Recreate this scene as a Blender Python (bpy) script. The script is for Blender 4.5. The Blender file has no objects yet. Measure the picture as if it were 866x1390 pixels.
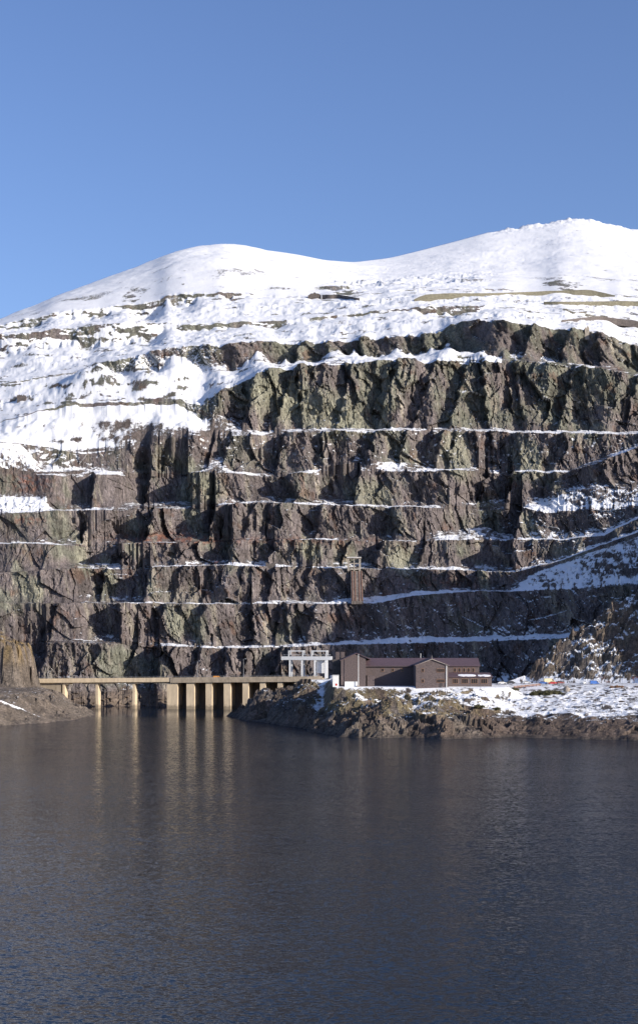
import bpy, math, random
import numpy as np
random.seed(7)
C = bpy.context.scene.collection
F, H, YH, CX = 1950.0, 41.5, 870.0, 433.0      # focal (photo px), eye height, horizon row, centre column

def P(px, py, Y):                               # point at distance Y seen at a place of the photograph
    return ((px-CX)*Y/F, Y, H+(YH-py)*Y/F)

# ------------------------------------------------------------------ noise
def _h(ix, iy, seed):
    n = (ix.astype(np.int64)*374761393 + iy.astype(np.int64)*668265263 + seed*1274126177) & 0xffffffff
    n = ((n ^ (n >> 13))*1274126177) & 0xffffffff
    n = ((n ^ (n >> 16))*2246822519) & 0xffffffff
    return ((n ^ (n >> 15)) & 0xffffff).astype(np.float32)/float(0xffffff)
def vnoise(u, v, seed=0):
    u, v = np.broadcast_arrays(np.asarray(u, np.float64), np.asarray(v, np.float64))
    iu, iv = np.floor(u), np.floor(v); fu, fv = u-iu, v-iv
    def g(a, b):
        an = _h(iu+a, iv+b, seed)*6.2831853
        return np.cos(an)*(fu-a)+np.sin(an)*(fv-b)
    su, sv = fu*fu*fu*(fu*(fu*6-15)+10), fv*fv*fv*(fv*(fv*6-15)+10)
    a = g(0,0)*(1-su)+g(1,0)*su; b = g(0,1)*(1-su)+g(1,1)*su
    return (a*(1-sv)+b*sv)*1.5
def fbm(u, v, seed=0, o=4, gain=.5):
    r, a = 0, 1.0
    for i in range(o):
        r = r + a*vnoise(np.asarray(u)*2**i, np.asarray(v)*2**i, seed+i*17); a *= gain
    return r
def facet(u, v, seed=0, tilt=1.0):
    """cellular noise: every cell is a tilted plane; returns (height, cell random)"""
    u, v = np.broadcast_arrays(np.asarray(u, np.float64), np.asarray(v, np.float64))
    iu, iv = np.floor(u), np.floor(v)
    best = np.full(u.shape, 1e9); hh = np.zeros(u.shape); rr = np.zeros(u.shape)
    for a in (-1, 0, 1):
        for b in (-1, 0, 1):
            cu, cv = iu+a, iv+b
            du = u-(cu+_h(cu, cv, seed)); dv = v-(cv+_h(cu, cv, seed+1))
            d = du*du+dv*dv; m = d < best
            r2 = _h(cu, cv, seed+2)
            hc = (r2-.5)+tilt*((_h(cu, cv, seed+3)-.5)*du+(_h(cu, cv, seed+4)-.5)*dv)*2
            best = np.where(m, d, best); hh = np.where(m, hc, hh); rr = np.where(m, _h(cu, cv, seed+5), rr)
    return hh, rr
def sstep(a, b, x):
    t = np.clip((np.asarray(x, float)-a)/(b-a), 0, 1); return t*t*(3-2*t)
def lerp(a, b, t): return a+(b-a)*t

# ------------------------------------------------------------------ materials
def new_mat(name):
    m = bpy.data.materials.new(name); m.use_nodes = True
    return m, m.node_tree.nodes, m.node_tree.links, m.node_tree.nodes['Principled BSDF']
def tex_noise(N, L, scale, detail=4, rough=.6, vec=None, sc=(1,1,1)):
    mp = N.new('ShaderNodeMapping'); mp.inputs['Scale'].default_value = sc
    g = N.new('ShaderNodeNewGeometry'); L.new(g.outputs['Position'], mp.inputs['Vector'])
    t = N.new('ShaderNodeTexNoise'); t.inputs['Scale'].default_value = scale
    t.inputs['Detail'].default_value = detail; t.inputs['Roughness'].default_value = rough
    L.new(mp.outputs[0], t.inputs['Vector']); return t.outputs['Fac']
def maprange(N, L, s, a, b, c, d):
    m = N.new('ShaderNodeMapRange'); L.new(s, m.inputs[0])
    for i, v in enumerate((a, b, c, d)): m.inputs[i+1].default_value = v
    return m.outputs[0]
def math_(N, L, op, a, b, clamp=False):
    m = N.new('ShaderNodeMath'); m.operation = op; m.use_clamp = clamp
    for i, v in enumerate((a, b)):
        if isinstance(v, (int, float)): m.inputs[i].default_value = v
        else: L.new(v, m.inputs[i])
    return m.outputs[0]
def mix_col(N, L, f, a, b, mode='MIX'):
    m = N.new('ShaderNodeMix'); m.data_type = 'RGBA'; m.blend_type = mode
    if isinstance(f, (int, float)): m.inputs[0].default_value = f
    else: L.new(f, m.inputs[0])
    for i, v in ((6, a), (7, b)):
        if isinstance(v, tuple): m.inputs[i].default_value = v+(1,) if len(v) == 3 else v
        else: L.new(v, m.inputs[i])
    return m.outputs[2]
def plain(name, col, rough=.7, var=.25, scale=1.5, metal=0, sc=(1,1,1), bump=0):
    m, N, L, B = new_mat(name)
    n = tex_noise(N, L, scale, 5, .65, sc=sc)
    f = maprange(N, L, n, .3, .7, 1-var, 1+var)
    rgb = N.new('ShaderNodeCombineColor')
    for i in range(3): rgb.inputs[i].default_value = 1
    mm = N.new('ShaderNodeVectorMath'); mm.operation = 'SCALE'
    mm.inputs[0].default_value = col; L.new(f, mm.inputs['Scale'])
    N.remove(rgb)
    L.new(mm.outputs[0], B.inputs['Base Color']); B.inputs['Roughness'].default_value = rough
    B.inputs['Metallic'].default_value = metal
    if bump:
        b = N.new('ShaderNodeBump'); b.inputs['Strength'].default_value = .6; b.inputs['Distance'].default_value = bump
        L.new(n, b.inputs['Height']); L.new(b.outputs[0], B.inputs['Normal'])
    return m
def terrain_mat(name, streak=(1.0, .6, .28), bump=.7):
    m, N, L, B = new_mat(name)
    ac = N.new('ShaderNodeAttribute'); ac.attribute_name = 'rock_col'
    asn = N.new('ShaderNodeAttribute'); asn.attribute_name = 'snow'
    n1 = tex_noise(N, L, .55, 6, .7, sc=streak)
    n2 = tex_noise(N, L, 1.6, 5, .75)
    n3 = tex_noise(N, L, .12, 4, .6, sc=streak)
    n4 = tex_noise(N, L, 1.5, 5, .7, sc=(1.2, .8, .22) if streak[2] < .9 else (1, 1, 1))
    f = math_(N, L, 'MULTIPLY', maprange(N, L, n1, .3, .7, .45, 1.6), maprange(N, L, n2, .3, .7, .7, 1.3))
    f = math_(N, L, 'MULTIPLY', f, maprange(N, L, n4, .32, .68, .5, 1.55))
    f = math_(N, L, 'MULTIPLY', f, maprange(N, L, n3, .35, .65, .8, 1.2))
    s = N.new('ShaderNodeVectorMath'); s.operation = 'SCALE'
    L.new(ac.outputs['Color'], s.inputs[0]); L.new(f, s.inputs['Scale'])
    # snow breaks up at its edge
    sm = math_(N, L, 'ADD', asn.outputs['Fac'], maprange(N, L, n2, .3, .7, -.35, .35))
    sm = math_(N, L, 'ADD', sm, maprange(N, L, tex_noise(N, L, .45, 4, .65), .3, .7, -.3, .3))
    sf = maprange(N, L, sm, .42, .58, 0, 1)
    snowc = mix_col(N, L, tex_noise(N, L, .05, 3, .5), (.73, .74, .76), (.82, .82, .82))
    L.new(mix_col(N, L, sf, s.outputs[0], snowc), B.inputs['Base Color'])
    B.inputs['Roughness'].default_value = .85
    B.inputs['Specular IOR Level'].default_value = .25
    b = N.new('ShaderNodeBump'); b.inputs['Strength'].default_value = .8; b.inputs['Distance'].default_value = bump
    hh = math_(N, L, 'ADD', math_(N, L, 'MULTIPLY', n1, 1.2), n2)
    hh = math_(N, L, 'MULTIPLY', hh, maprange(N, L, sf, 0, 1, 1, .34))
    L.new(hh, b.inputs['Height']); L.new(b.outputs[0], B.inputs['Normal'])
    return m

# ------------------------------------------------------------------ mesh helpers
def grid_obj(name, V, mat, snow, col, smooth=False):
    r, c = V.shape[:2]
    me = bpy.data.meshes.new(name)
    i = np.arange(r*c).reshape(r, c)
    q = np.stack([i[:-1,:-1], i[:-1,1:], i[1:,1:], i[1:,:-1]], -1).reshape(-1, 4)
    me.vertices.add(r*c); me.vertices.foreach_set('co', V.astype(np.float32).ravel())
    me.loops.add(q.size); me.loops.foreach_set('vertex_index', q.ravel().astype(np.int32))
    me.polygons.add(len(q)); me.polygons.foreach_set('loop_start', np.arange(0, q.size, 4, dtype=np.int32))
    me.polygons.foreach_set('loop_total', np.full(len(q), 4, np.int32))
    me.polygons.foreach_set('use_smooth', np.full(len(q), smooth, bool))
    a = me.attributes.new('snow', 'FLOAT', 'POINT'); a.data.foreach_set('value', snow.astype(np.float32).ravel())
    a = me.attributes.new('rock_col', 'FLOAT_COLOR', 'POINT')
    cc = np.concatenate([col, np.ones(col.shape[:-1]+(1,))], -1).astype(np.float32)
    a.data.foreach_set('color', cc.ravel())
    me.update(calc_edges=True); me.materials.append(mat)
    o = bpy.data.objects.new(name, me); C.objects.link(o); o['kind'] = 'structure'
    return o
def grid_normals(V):
    du = np.gradient(V, axis=1); dv = np.gradient(V, axis=0)
    n = np.cross(du, dv); n /= np.linalg.norm(n, axis=-1, keepdims=True)+1e-9
    return n

# ================================================================== CAMERA, LIGHT, WORLD
sc = bpy.context.scene
cam = bpy.data.cameras.new('camera'); co = bpy.data.objects.new('camera', cam); C.objects.link(co)
co.location = (0, 0, H); co.rotation_euler = (math.pi/2, 0, 0)
cam.sensor_fit = 'VERTICAL'; cam.sensor_height = 36; cam.sensor_width = 24
cam.lens = 36*F/1390; cam.shift_y = (YH-695)/1390; cam.clip_start = 1; cam.clip_end = 20000
sc.camera = co
EL, AZ = math.radians(18.5), math.radians(60)   # sun: 60 deg to the right of straight behind the camera
sdir = (math.sin(AZ)*math.cos(EL), -math.cos(AZ)*math.cos(EL), math.sin(EL))
sun = bpy.data.lights.new('sun', 'SUN'); so = bpy.data.objects.new('sun', sun); C.objects.link(so)
sun.energy = 5.0; sun.angle = math.radians(.5); sun.color = (1, .92, .8)
from mathutils import Vector
so.rotation_euler = Vector(sdir).to_track_quat('Z', 'Y').to_euler()
w = bpy.data.worlds.new('World'); sc.world = w; w.use_nodes = True
WN, WL = w.node_tree.nodes, w.node_tree.links
sk = WN.new('ShaderNodeTexSky'); sk.sky_type = 'NISHITA'; sk.sun_disc = False
sk.sun_elevation = EL; sk.sun_rotation = math.atan2(sdir[0], sdir[1])
sk.altitude = 200; sk.air_density = 1.0; sk.dust_density = 1.1; sk.ozone_density = 3.0
tn = WN.new('ShaderNodeMix'); tn.data_type = 'RGBA'; tn.blend_type = 'MULTIPLY'; tn.inputs[0].default_value = 1
tn.inputs[7].default_value = (1.0, 1.0, 1.22, 1); WL.new(sk.outputs[0], tn.inputs[6])
WL.new(tn.outputs[2], WN['Background'].inputs[0]); WN['Background'].inputs[1].default_value = .116
sc.view_settings.view_transform = 'Standard'; sc.view_settings.look = 'None'
sc.cycles.diffuse_bounces = 2
sc.view_settings.exposure = .36; sc.view_settings.gamma = 1

# ================================================================== QUARRY AND MOUNTAIN
px = np.concatenate([np.arange(-300, -24, 6.), np.arange(-24, 892, 1.25), np.arange(892, 1330, 5.)])
NC = len(px)
def ip(pts): a = np.array(pts, float); return np.interp(px, a[:,0], a[:,1])
# rim rows (photo px, photo py), distance of the rim, height of the cliff under it (px), None = all but a thin bench
fwd = lambda amt: -amt*sstep(640, 900, px)-amt*.9*sstep(900, 1200, px)
lev = []
def level(name, rim, Y, fh, nf, nb, slope=76, jit=1.0): lev.append(dict(name=name, rim=ip(rim), Y=Y, fh=fh, nf=nf, nb=nb, slope=slope, jit=jit))
level('L0', [(-300,882),(0,873),(100,872),(210,876),(300,880),(450,876),(600,872),(740,868),(866,858),(1200,820)], 935+fwd(70), None, 52, 14)
level('L1', [(-300,822),(0,818),(200,819),(433,820),(500,819),(560,809),(640,803),(740,801),(866,794),(1200,760)], 960+fwd(70), None, 60, 10)
level('L2', [(-300,782),(0,778),(111,770),(200,770),(300,767),(433,771),(580,773),(700,776),(760,760),(866,722),(1200,640)], 984+fwd(48), None, 52, 10)
level('L3', [(-300,742),(0,738),(131,739),(290,734),(400,732),(580,735),(660,730),(700,732),(760,733),(820,726),(866,704),(1200,625)], 1004+fwd(48), None, 38, 9)
level('L4', [(-300,706),(0,698),(66,694),(93,692),(290,685),(366,682),(580,689),(700,687),(745,697),(820,690),(866,686),(1200,605)], 1027+fwd(46), None, 50, 9)
level('L5', [(-300,660),(0,645),(190,644),(300,642),(380,645),(490,640),(566,640),(645,638),(770,641),(820,625),(866,606),(1200,550)], 1056+fwd(36), None, 50, 9)
level('L6', [(-300,612),(0,600),(60,606),(110,617),(160,612),(190,606),(235,592),(300,592),(433,585),(652,585),(760,589),(830,590),(866,588),(1200,530)], 1084+fwd(30), None, 55, 9)
level('L7', [(-300,600),(0,572),(90,548),(240,545),(275,550),(300,530),(370,498),(433,495),(533,486),(600,488),(673,490),(760,494),(810,500),(866,508),(1200,560)], 1122+fwd(25), None, 90, 14, 74)
level('U1', [(-300,560),(0,520),(100,505),(150,490),(210,477),(260,468),(300,470),(340,465),(433,464),(520,457),(592,454),(610,441),(650,430),(700,434),(760,443),(820,455),(866,470),(1200,530)], 1205-55*sstep(600, 700, px), None, 46, 26, 72)
level('U2', [(-300,530),(0,455),(60,450),(120,443),(180,438),(210,440),(260,441),(340,436),(433,432),(560,416),(620,415),(700,418),(790,424),(866,438),(1200,500)], 1350+0*px, None, 22, 40, 65)
level('U3', [(-300,515),(0,443),(60,430),(130,418),(200,411),(230,401),(300,397),(350,402),(433,404),(560,392),(700,395),(866,402),(1200,470)], 1490+0*px, None, 16, 40, 60)
crest = ip([(-300,520),(-120,475),(0,435),(60,413),(100,396),(150,378),(200,358),(230,346),(260,339),(300,336),(350,338),(400,345),(440,353),(480,356),(530,350),(570,340),(620,327),(660,316),(690,311),(740,303),(768,297),(800,297),(830,305),(866,313),(1000,350),(1200,430),(1330,480)])
crestY = ip([(-300,1560),(0,1700),(290,2100),(480,2250),(600,2550),(780,2850),(1200,2850)])
_k = np.hanning(65); _k /= _k.sum()
crestY = np.convolve(np.pad(crestY, 32, mode='edge'), _k, 'valid')
_k2 = np.hanning(25); _k2 /= _k2.sum()
crest = np.convolve(np.pad(crest, 12, mode='edge'), _k2, 'valid')
n1d = lambda s, seed, o=3: fbm(px/s, 0*px+.37, seed, o)
# benches: height in px between a rim and the foot of the next cliff
gaps = {}
def gap(k, base=.7, amp=2.2, sc_=45):
    g = base+amp*np.clip(n1d(sc_, 100+k*7), 0, 1)*1.6+.9*np.abs(n1d(9, 300+k)); return g
rims = [l['rim']+l['jit']*(.8*n1d(60, 500+i)+.8*n1d(14, 540+i))*(1 if i < 7 else 2.2) for i, l in enumerate(lev)]
prev = None
for k, l in enumerate(lev):
    up = rims[k]
    if k == 0: below = np.interp(px, [-300, 110, 250, 400, 450, 1300], [930, 938, 940, 930, 926, 926]); full = below-up
    else: full = rims[k-1]-up
    if k <= 7:
        g = gap(k)
        if k == 1: g = g+3*sstep(430, 520, px)+2
        if k == 2: g = g+6*sstep(430, 480, px)*(1-sstep(520, 600, px))+np.clip(full-9, 0, 99)*sstep(690, 730, px)
        if k == 3: g = g*(.2+.8*sstep(90, 130, px))+2*sstep(555, 600, px)*(1-sstep(620, 640, px))
        if k == 2: g = g*(.2+.8*sstep(90, 130, px))
        if k == 4: g = g+8*sstep(560, 620, px)*(1-sstep(650, 690, px))+2*sstep(800, 860, px)
        if k == 5: g = g+19*(1-sstep(62, 72, px))+26*sstep(690, 790, px)
        if k == 6: g = g+42*(1-sstep(20, 62, px))+3*(1-sstep(110, 215, px))+10*sstep(400, 470, px)*(1-sstep(560, 600, px))+11*sstep(275, 290, px)*(1-sstep(300, 318, px))
        if k == 7: g = g+1.0+2.5*np.clip(n1d(50, 77)+.2, 0, 1)+np.clip(full-ip([(-300,3),(0,4),(90,8),(240,9),(272,22),(300,42),(360,90),(1330,130)]), 0, 200)
        fh = np.clip(full-g, 1.2, None)
    elif k == 8:
        fh = ip([(0,2),(140,4),(150,18),(205,24),(215,22),(300,30),(420,30),(433,26),(585,26),(605,34),(640,52),(700,62),(800,60),(866,50),(1300,60)])*(.92+.5*n1d(35, 800)*sstep(640, 560, px)+.2*n1d(16, 801))
        fh = np.clip(fh, .8, full-2.5)
    elif k == 9:
        fh = ip([(-300,14),(0,24),(90,24),(120,28),(200,28),(225,10),(300,8),(560,3),(570,10),(610,12),(640,8),(680,1),(720,1),(800,5),(866,8),(1300,4)])*(.8+.8*np.abs(n1d(45, 810))+.15*n1d(12, 811))
        fh = np.clip(fh, .6, full-3)
    else:
        fh = ip([(-300,6),(0,14),(50,20),(100,22),(190,20),(225,15),(330,13),(360,1),(420,2),(480,1),(1300,1)])*(.35+1.8*np.clip(n1d(40, 820)+.2, 0, 1))
        fh = np.clip(fh, .5, full-3)
    l['base'] = up+fh; l['fh'] = fh
    l['nb'] = int(l['nb']+(10 if k in (2, 5, 6) else 0))

# recesses cut in the faces: (left px, right px) of the part the recess' right-hand wall shades
coves = {
 0: [(20,47),(176,211),(240,256),(284,300),(318,328),(345,370),(392,400)],
 1: [(135,166),(202,211),(253,266),(328,346),(361,370),(383,394),(401,415),(60,66)],
 2: [(112,135),(156,197),(318,324),(351,363),(404,410),(230,236),(620,640),(268,274)],
 3: [(118,166),(275,308),(340,363),(450,463),(480,509),(553,567),(658,698),(228,234)],
 4: [(88,111),(154,196),(228,284),(284,300),(326,332),(413,429),(520,536),(630,698),(355,360)],
 5: [(95,123),(173,194),(208,262),(372,400),(443,480),(652,685),(630,646),(560,568),(735,745)],
 6: [(188,197),(212,220),(268,281),(351,373),(290,303),(430,440),(484,498),(528,540),(573,588),(640,650),(663,670),(700,706),(742,750),(600,606)],
 7: [(312,330),(358,372),(398,412),(448,458),(500,512),(548,560),(596,610),(642,662),(700,712),(742,756),(788,800),(836,846)],
 8: [(176,184),(255,262),(380,400),(430,446),(470,492),(560,576),(640,655),(690,708),(735,760),(800,815)],
}
def face_disp(k, x, z, pxx, env):
    """distance the rock stands out towards the valley"""
    sl = .14*np.sin(k*1.7)+.16
    u = x+sl*z
    amp = 1.0 if k <= 8 else .28
    if k == 7: amp = 1.25
    w1 = fbm(x/30, z/26, 40+k, 2)*6
    h1, r1 = facet((u+w1)/19., (z+.35*x)/30.+k*3.3, 11+k, 1.5)
    h2, r2 = facet((u+w1*.5)/6.5, (z-.25*x)/12., 31+k, 1.3)
    h3, r3 = facet((u+w1*.3)/2.6, z/5.0, 51+k, 1.2)
    h4, _ = facet(u/1.35, z/2.6, 61+k, 1.2)
    q1 = u/(9.5+0*z)+1.3*vnoise(u/17., z/24., 93+k)+.25*h2; saw = q1-np.floor(q1)
    sa = np.clip(vnoise(u/27., z/26.+k, 99+k)*1.6+.15, 0, 1)
    d = amp*(4.4*h1+1.9*h2+.95*h3+.40*h4+.40*fbm(x/1.5, z/1.9, 71+k, 2)+2.2*vnoise(u/24., z/45.+9*k, 91+k)-2.6*sa*saw)
    rid = 1-np.abs(vnoise(u/4., z/36.+k*5, 131+k))*2
    d = d+.45*amp*rid
    if k in (1, 2, 3, 4): d = lerp(d*.5, d, sstep(80, 125, pxx))
    if k in (5, 6, 7): d = lerp(d*.3, d, sstep(150, 250, pxx))
    for (a, b) in coves.get(k, []):
        wd = b-a; dep = min(wd*.5/1.73*1.6+1, 26)
        rr = _h(np.array([a]), np.array([b]), 5)[0]
        lean = (.10+.35*rr)*(1 if rr > .25 else -1)
        zr = np.interp(CX, px, z[-1]) if z.ndim == 2 else 0
        q = pxx-lean*(z-z.min(axis=0, keepdims=True))*1.4+3.5*vnoise(z/6., 0*z+a, 3)+2.*h2
        m = sstep(a-wd*1.0-4, a+wd*.15, q)*(1-sstep(b-1.2, b+1.2, q))
        d = d-dep*m
        # the buttress right of it stands a little proud
        d = d+dep*.25*sstep(b-1.2, b+1.2, q)*(1-sstep(b+2, b+wd*.9+8, q))
    return d*env, (r1, r2, r3, h1, rid)

KR = np.hanning(33); KR /= KR.sum()
def smooth(a): return np.convolve(np.pad(a, 16, mode='edge'), KR, 'valid')
def soft(y0, z0, y1, z1, t):
    a, b, c, d_ = smooth(y0), smooth(z0), smooth(y1), smooth(z1)
    wdt = np.maximum(y1-y0, 1); D = np.clip(.5*wdt, 4, 12)
    e0 = np.clip(1-t*wdt/D, 0, 1); e1 = np.clip(1-(1-t)*wdt/D, 0, 1)
    return lerp(a, c, t)+(y0-a)*e0+(y1-c)*e1, lerp(b, d_, t)+(z0-b)*e0+(z1-d_)*e1
rows = []      # dicts: X Y Z kind(0 slope, 1 face) k s
def add(Y, Z, kind, k, s, extra=None): rows.append((Y, Z, np.full(NC, kind), np.full(NC, k), np.full(NC, s)) )
rimY = rimZ = None
FD = []
for k, l in enumerate(lev):
    Yr = l['Y']+n1d(80, 900+k)*6
    if k in (1,2,3): Yr = Yr-6*(1-sstep(70, 130, px))
    fhm = l['fh']*Yr/F
    Yb = Yr-fhm/math.tan(math.radians(l['slope']))
    Zr = H+(YH-rims[k])*Yr/F; Zb = H+(YH-l['base'])*Yb/F
    s = np.linspace(0, 1, l['nf'])[:, None]
    sY = s**1.0
    Yf = Yb+(Yr-Yb)*sY; Zf = Zb+(Zr-Zb)*s
    X0 = (px-CX)*Yf/F
    env = np.clip(l['fh']/22., .05, 1)[None, :]*(.55+.45*sstep(0, .25, s))
    d, info = face_disp(k, X0, Zf, px[None, :]+0*Zf, env)
    # ragged rim and scree foot
    Yd = Yf-d
    foot = sstep(.34, 0, s)*(3+5*np.abs(vnoise(X0[0:1]/16., X0[0:1]*0+k, 77)))*np.clip(l['fh']/25., 0, 1)[None, :]
    Yd = Yd-foot*np.clip(1-s/.34, 0, 1)
    if k == 0:
        Ybk, Zbk = Yd[0], Zf[0]
        # shore scree below
        nb = 22
        for i in range(nb):
            t = i/nb; Yq = lerp(Ybk-24, Ybk-1.0, t); Zq = lerp(-6.0, Zbk[...], t**1.0)
            add(Yq-2.0*facet((px-CX)*Yq/F/4., 0*px+t*6, 7)[0], Zq, 0, 0, t)
    else:
        lo = rimY+(2.2 if k < 8 else 6)
        push = np.clip(lo-Yd[0], 0, None)
        Yd = Yd+push[None, :]*(1-s)**1.0
        Yd = np.maximum(Yd, rimY[None, :]+1.0)
        nb = l['nb']
        for i in range(1, nb):
            t = i/nb
            if k >= 7: t = .5-.5*math.cos(math.pi*t)
            Yq, Zq = soft(rimY, rimZ, Yd[0], Zf[0], t)
            if k >= 8:
                xx = (px-CX)*Yq/F; e = math.sin(math.pi*t)
                if k == 8:
                    for (mx, mt, rx_, rt, hh_) in ((128,.62,62,.55,13),(205,.5,50,.5,9),(610,.5,70,.6,4)):
                        qq = np.sqrt(((px-mx)/rx_)**2+((t-mt)/rt)**2); Zq = Zq+e**.5*hh_*sstep(1, .05, qq)
                Zq = Zq+e*(1.3*fbm(xx/11., Yq/13., 61, 4)+.5*facet(xx/5., Yq/6., 67)[0]+1.8*fbm(xx/50, Yq/50, 62, 2)*(1+sstep(380, 450, px)*(1-sstep(600, 690, px))))
            elif k == 7:
                xx = (px-CX)*Yq/F; e = math.sin(math.pi*t)
                Zq = Zq+e*(3.2*fbm(xx/18., Yq/14., 63, 3))*(1-sstep(230, 330, px))
            else:
                xx = (px-CX)*Yq/F; e = math.sin(math.pi*t)
                big_ = np.clip((l['fh']*0+smooth(Zf[0]-rimZ))/8., .6, 3.0); Zq = Zq+big_*(e*.6*facet(xx/2.4, Zq/1.6, 64+k)[0]+e*.6*fbm(xx/6., Zq/5., 66, 3))
            add(Yq, Zq, 0, k, t)
    for i in range(l['nf']):
        add(Yd[i], Zf[i], 1, k, float(s[i, 0]))
    FD.append(info)
    rimY, rimZ = Yd[-1], Zf[-1]
    if k == 7: split = len(rows)-1
# upper slopes to the summit
Zc = H+(YH-crest)*crestY/F
arch = np.convolve(np.pad(ip([(-300,2),(0,4),(150,14),(300,24),(480,0),(700,-18),(866,-10),(1200,0)]), 64, mode='edge'), np.hanning(129)/np.hanning(129).sum(), 'valid')
nb = 100
for i in range(1, nb+1):
    t = (i/nb)**1.25
    Yq, zz = soft(rimY, rimZ, crestY, Zc, t)
    zz = zz+math.sin(math.pi*t)*arch
    xx = (px-CX)*Yq/F; e = math.sin(math.pi*min(t*1.0, 1))**.6 if t < 1 else 0
    rough = sstep(400, 470, px)*(1-sstep(620, 700, px))*(1-sstep(.25, .45, t*np.ones(NC)))
    zz = zz+e*(1.0*fbm(xx/30., Yq/30., 81, 4)+3.2*fbm(xx/160., Yq/160., 83, 2))+e*rough*(3.4*fbm(xx/22., Yq/22., 84, 4)+3*facet(xx/26., Yq/30., 85)[0])
    if t > .9: zz = zz+(t-.9)*10*4.0*fbm(xx/24., Yq/40., 86, 4)*sstep(640, 700, px)
    add(Yq, zz, 0, 11, t)
cy = rows[-1][0]; cz = rows[-1][1]
for i in range(1, 8):
    add(cy+i*60, cz-2.2*i*i*3, 0, 12, 1.0)
A = [np.stack([r[j] for r in rows]) for j in range(5)]
Yg, Zg, KIND, LV, SS = A
Xg = (px-CX)[None, :]*Yg/F
V = np.stack([Xg, Yg, Zg], -1)
PX = np.broadcast_to(px, Yg.shape); PY = YH-(Zg-H)*F/Yg
nrm = grid_normals(V); nz = np.abs(nrm[..., 2])
# ---- snow cover amount by place (elevation and aspect), before slope is looked at
S = sstep(600, 560, PY)*sstep(330, 250, PX)              # the tips on the left
S = np.maximum(S, .92*sstep(665, 610, PY)*sstep(230, 110, PX))
S = np.maximum(S, .80*np.exp(-((PY-684)/12)**4)*sstep(80, 60, PX))
S = np.maximum(S, np.where(LV >= 8, 1.0-.85*sstep(3, 9, np.stack([l['fh'] for l in lev]+[lev[-1]['fh']*0]*2)[LV.astype(int).clip(0, 12)-(LV > 11).astype(int), np.arange(NC)[None, :]])*(KIND == 1), 0))
S = np.maximum(S, (.44+.3*fbm(Xg/16., Zg/7., 211, 3))*sstep(680, 730, PX)*sstep(640, 690, PY)*sstep(860, 800, PY))
S = np.maximum(S, .45*sstep(450, 520, PX)*sstep(790, 830, PY))
bench = (KIND == 0)
S = np.maximum(S, np.where(bench & (LV < 8), np.where(LV == 1, .26, .05+np.where(LV == 7, .2, .42)*sstep(0, .35, fbm(PX/70., LV*3.7, 208, 3))), 0)*(1-.8*sstep(860, 878, PY)*sstep(240, 190, PX)))
bn = fbm(Xg/26., Zg/9., 201, 3); bn2 = fbm(Xg/6., (Zg+Yg*.6)/3.4, 202, 4)
S = np.where(KIND == 1, S*np.where(LV < 8, .75, 1), S)
S = np.where((LV == 8) & (PX > 680), .12+.3*sstep(.1, .4, fbm(PX/30., PY/9., 209, 3)), S)
thr = .93-.62*S
snow = (nz-thr)*2.1+.5+.42*bn2+.30*bn*(S < .99)
big = (LV >= 11)
bm = fbm(Xg/60., Yg/90., 203, 4)
snow = snow-.75*sstep(.12, .5, fbm(Xg/15., Zg/2.6, 207, 4)+.45*bn+.15*bn2+.12)*(LV >= 8)*(LV < 11)*(KIND == 0)
hs = fbm(Xg/40., Yg/14., 215, 4)
snow = np.where(big, 1.05-.5*sstep(.5, .9, hs+.3*bn2)+.22*bn2-1.6*np.clip(.82-nz, 0, 1)-.9*sstep(.25, .7, bm+.35*bn2)*sstep(.42, .0, SS), snow)
snow = snow-.9*((LV == 2) | (LV == 3))*sstep(112, 100, PX)
snow = snow+(1.5*sstep(-.05, .45, fbm(Xg/34., Zg/9.+LV*5., 219, 4)+.4*bn2)-.40)*(KIND == 1)*(LV >= 9)*(LV < 11)
snow = snow-.55*sstep(.1, .6, bn2+.5*bn)*(LV == 5)*(PX < 80)
snow = np.maximum(snow, .42+.75*fbm(Xg/5., Zg/3., 217, 4)-.5*sstep(70, 150, PX)-.5*sstep(628, 645, PY)) * (LV == 6) + snow * (LV != 6)
# thin cover on the lowest and left-hand benches (wet foot of the quarry)
snow -= np.where((LV <= 1) & bench, .45*sstep(220, 160, PX), 0)
snow = np.where((LV == 0) & bench, snow-.9, snow)
snow = np.where((PY > 805), snow-.08, snow)
# bare tracks and steps across the tips
for (x0, x1, y0, wd) in ((90,250,545,2.6),(0,230,577,1.2),(0,260,597,1.6),(60,180,612,1.2),(0,120,640,1.5),(700,866,423,1.2)):
    m = np.exp(-((PY-y0-2*np.sin(PX/37.))/wd)**2)*sstep(x0-10, x0+8, PX)*(1-sstep(x1-15, x1+6, PX))
    snow = snow-1.0*m*(.6+.8*np.clip(bn+.3, 0, 1))*(LV < 11)
snow = snow-.8*np.exp(-(((PX-128)/16)**2+((PY-497)/7)**2))
snow = snow-.62*(sstep(.12, .5, bn+.3*bn2)*(LV >= 8)*(LV < 11))-.35*sstep(.1, .5, bn2+.4*bn)*(PX < 260)*(LV >= 5)*(LV < 9)
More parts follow.
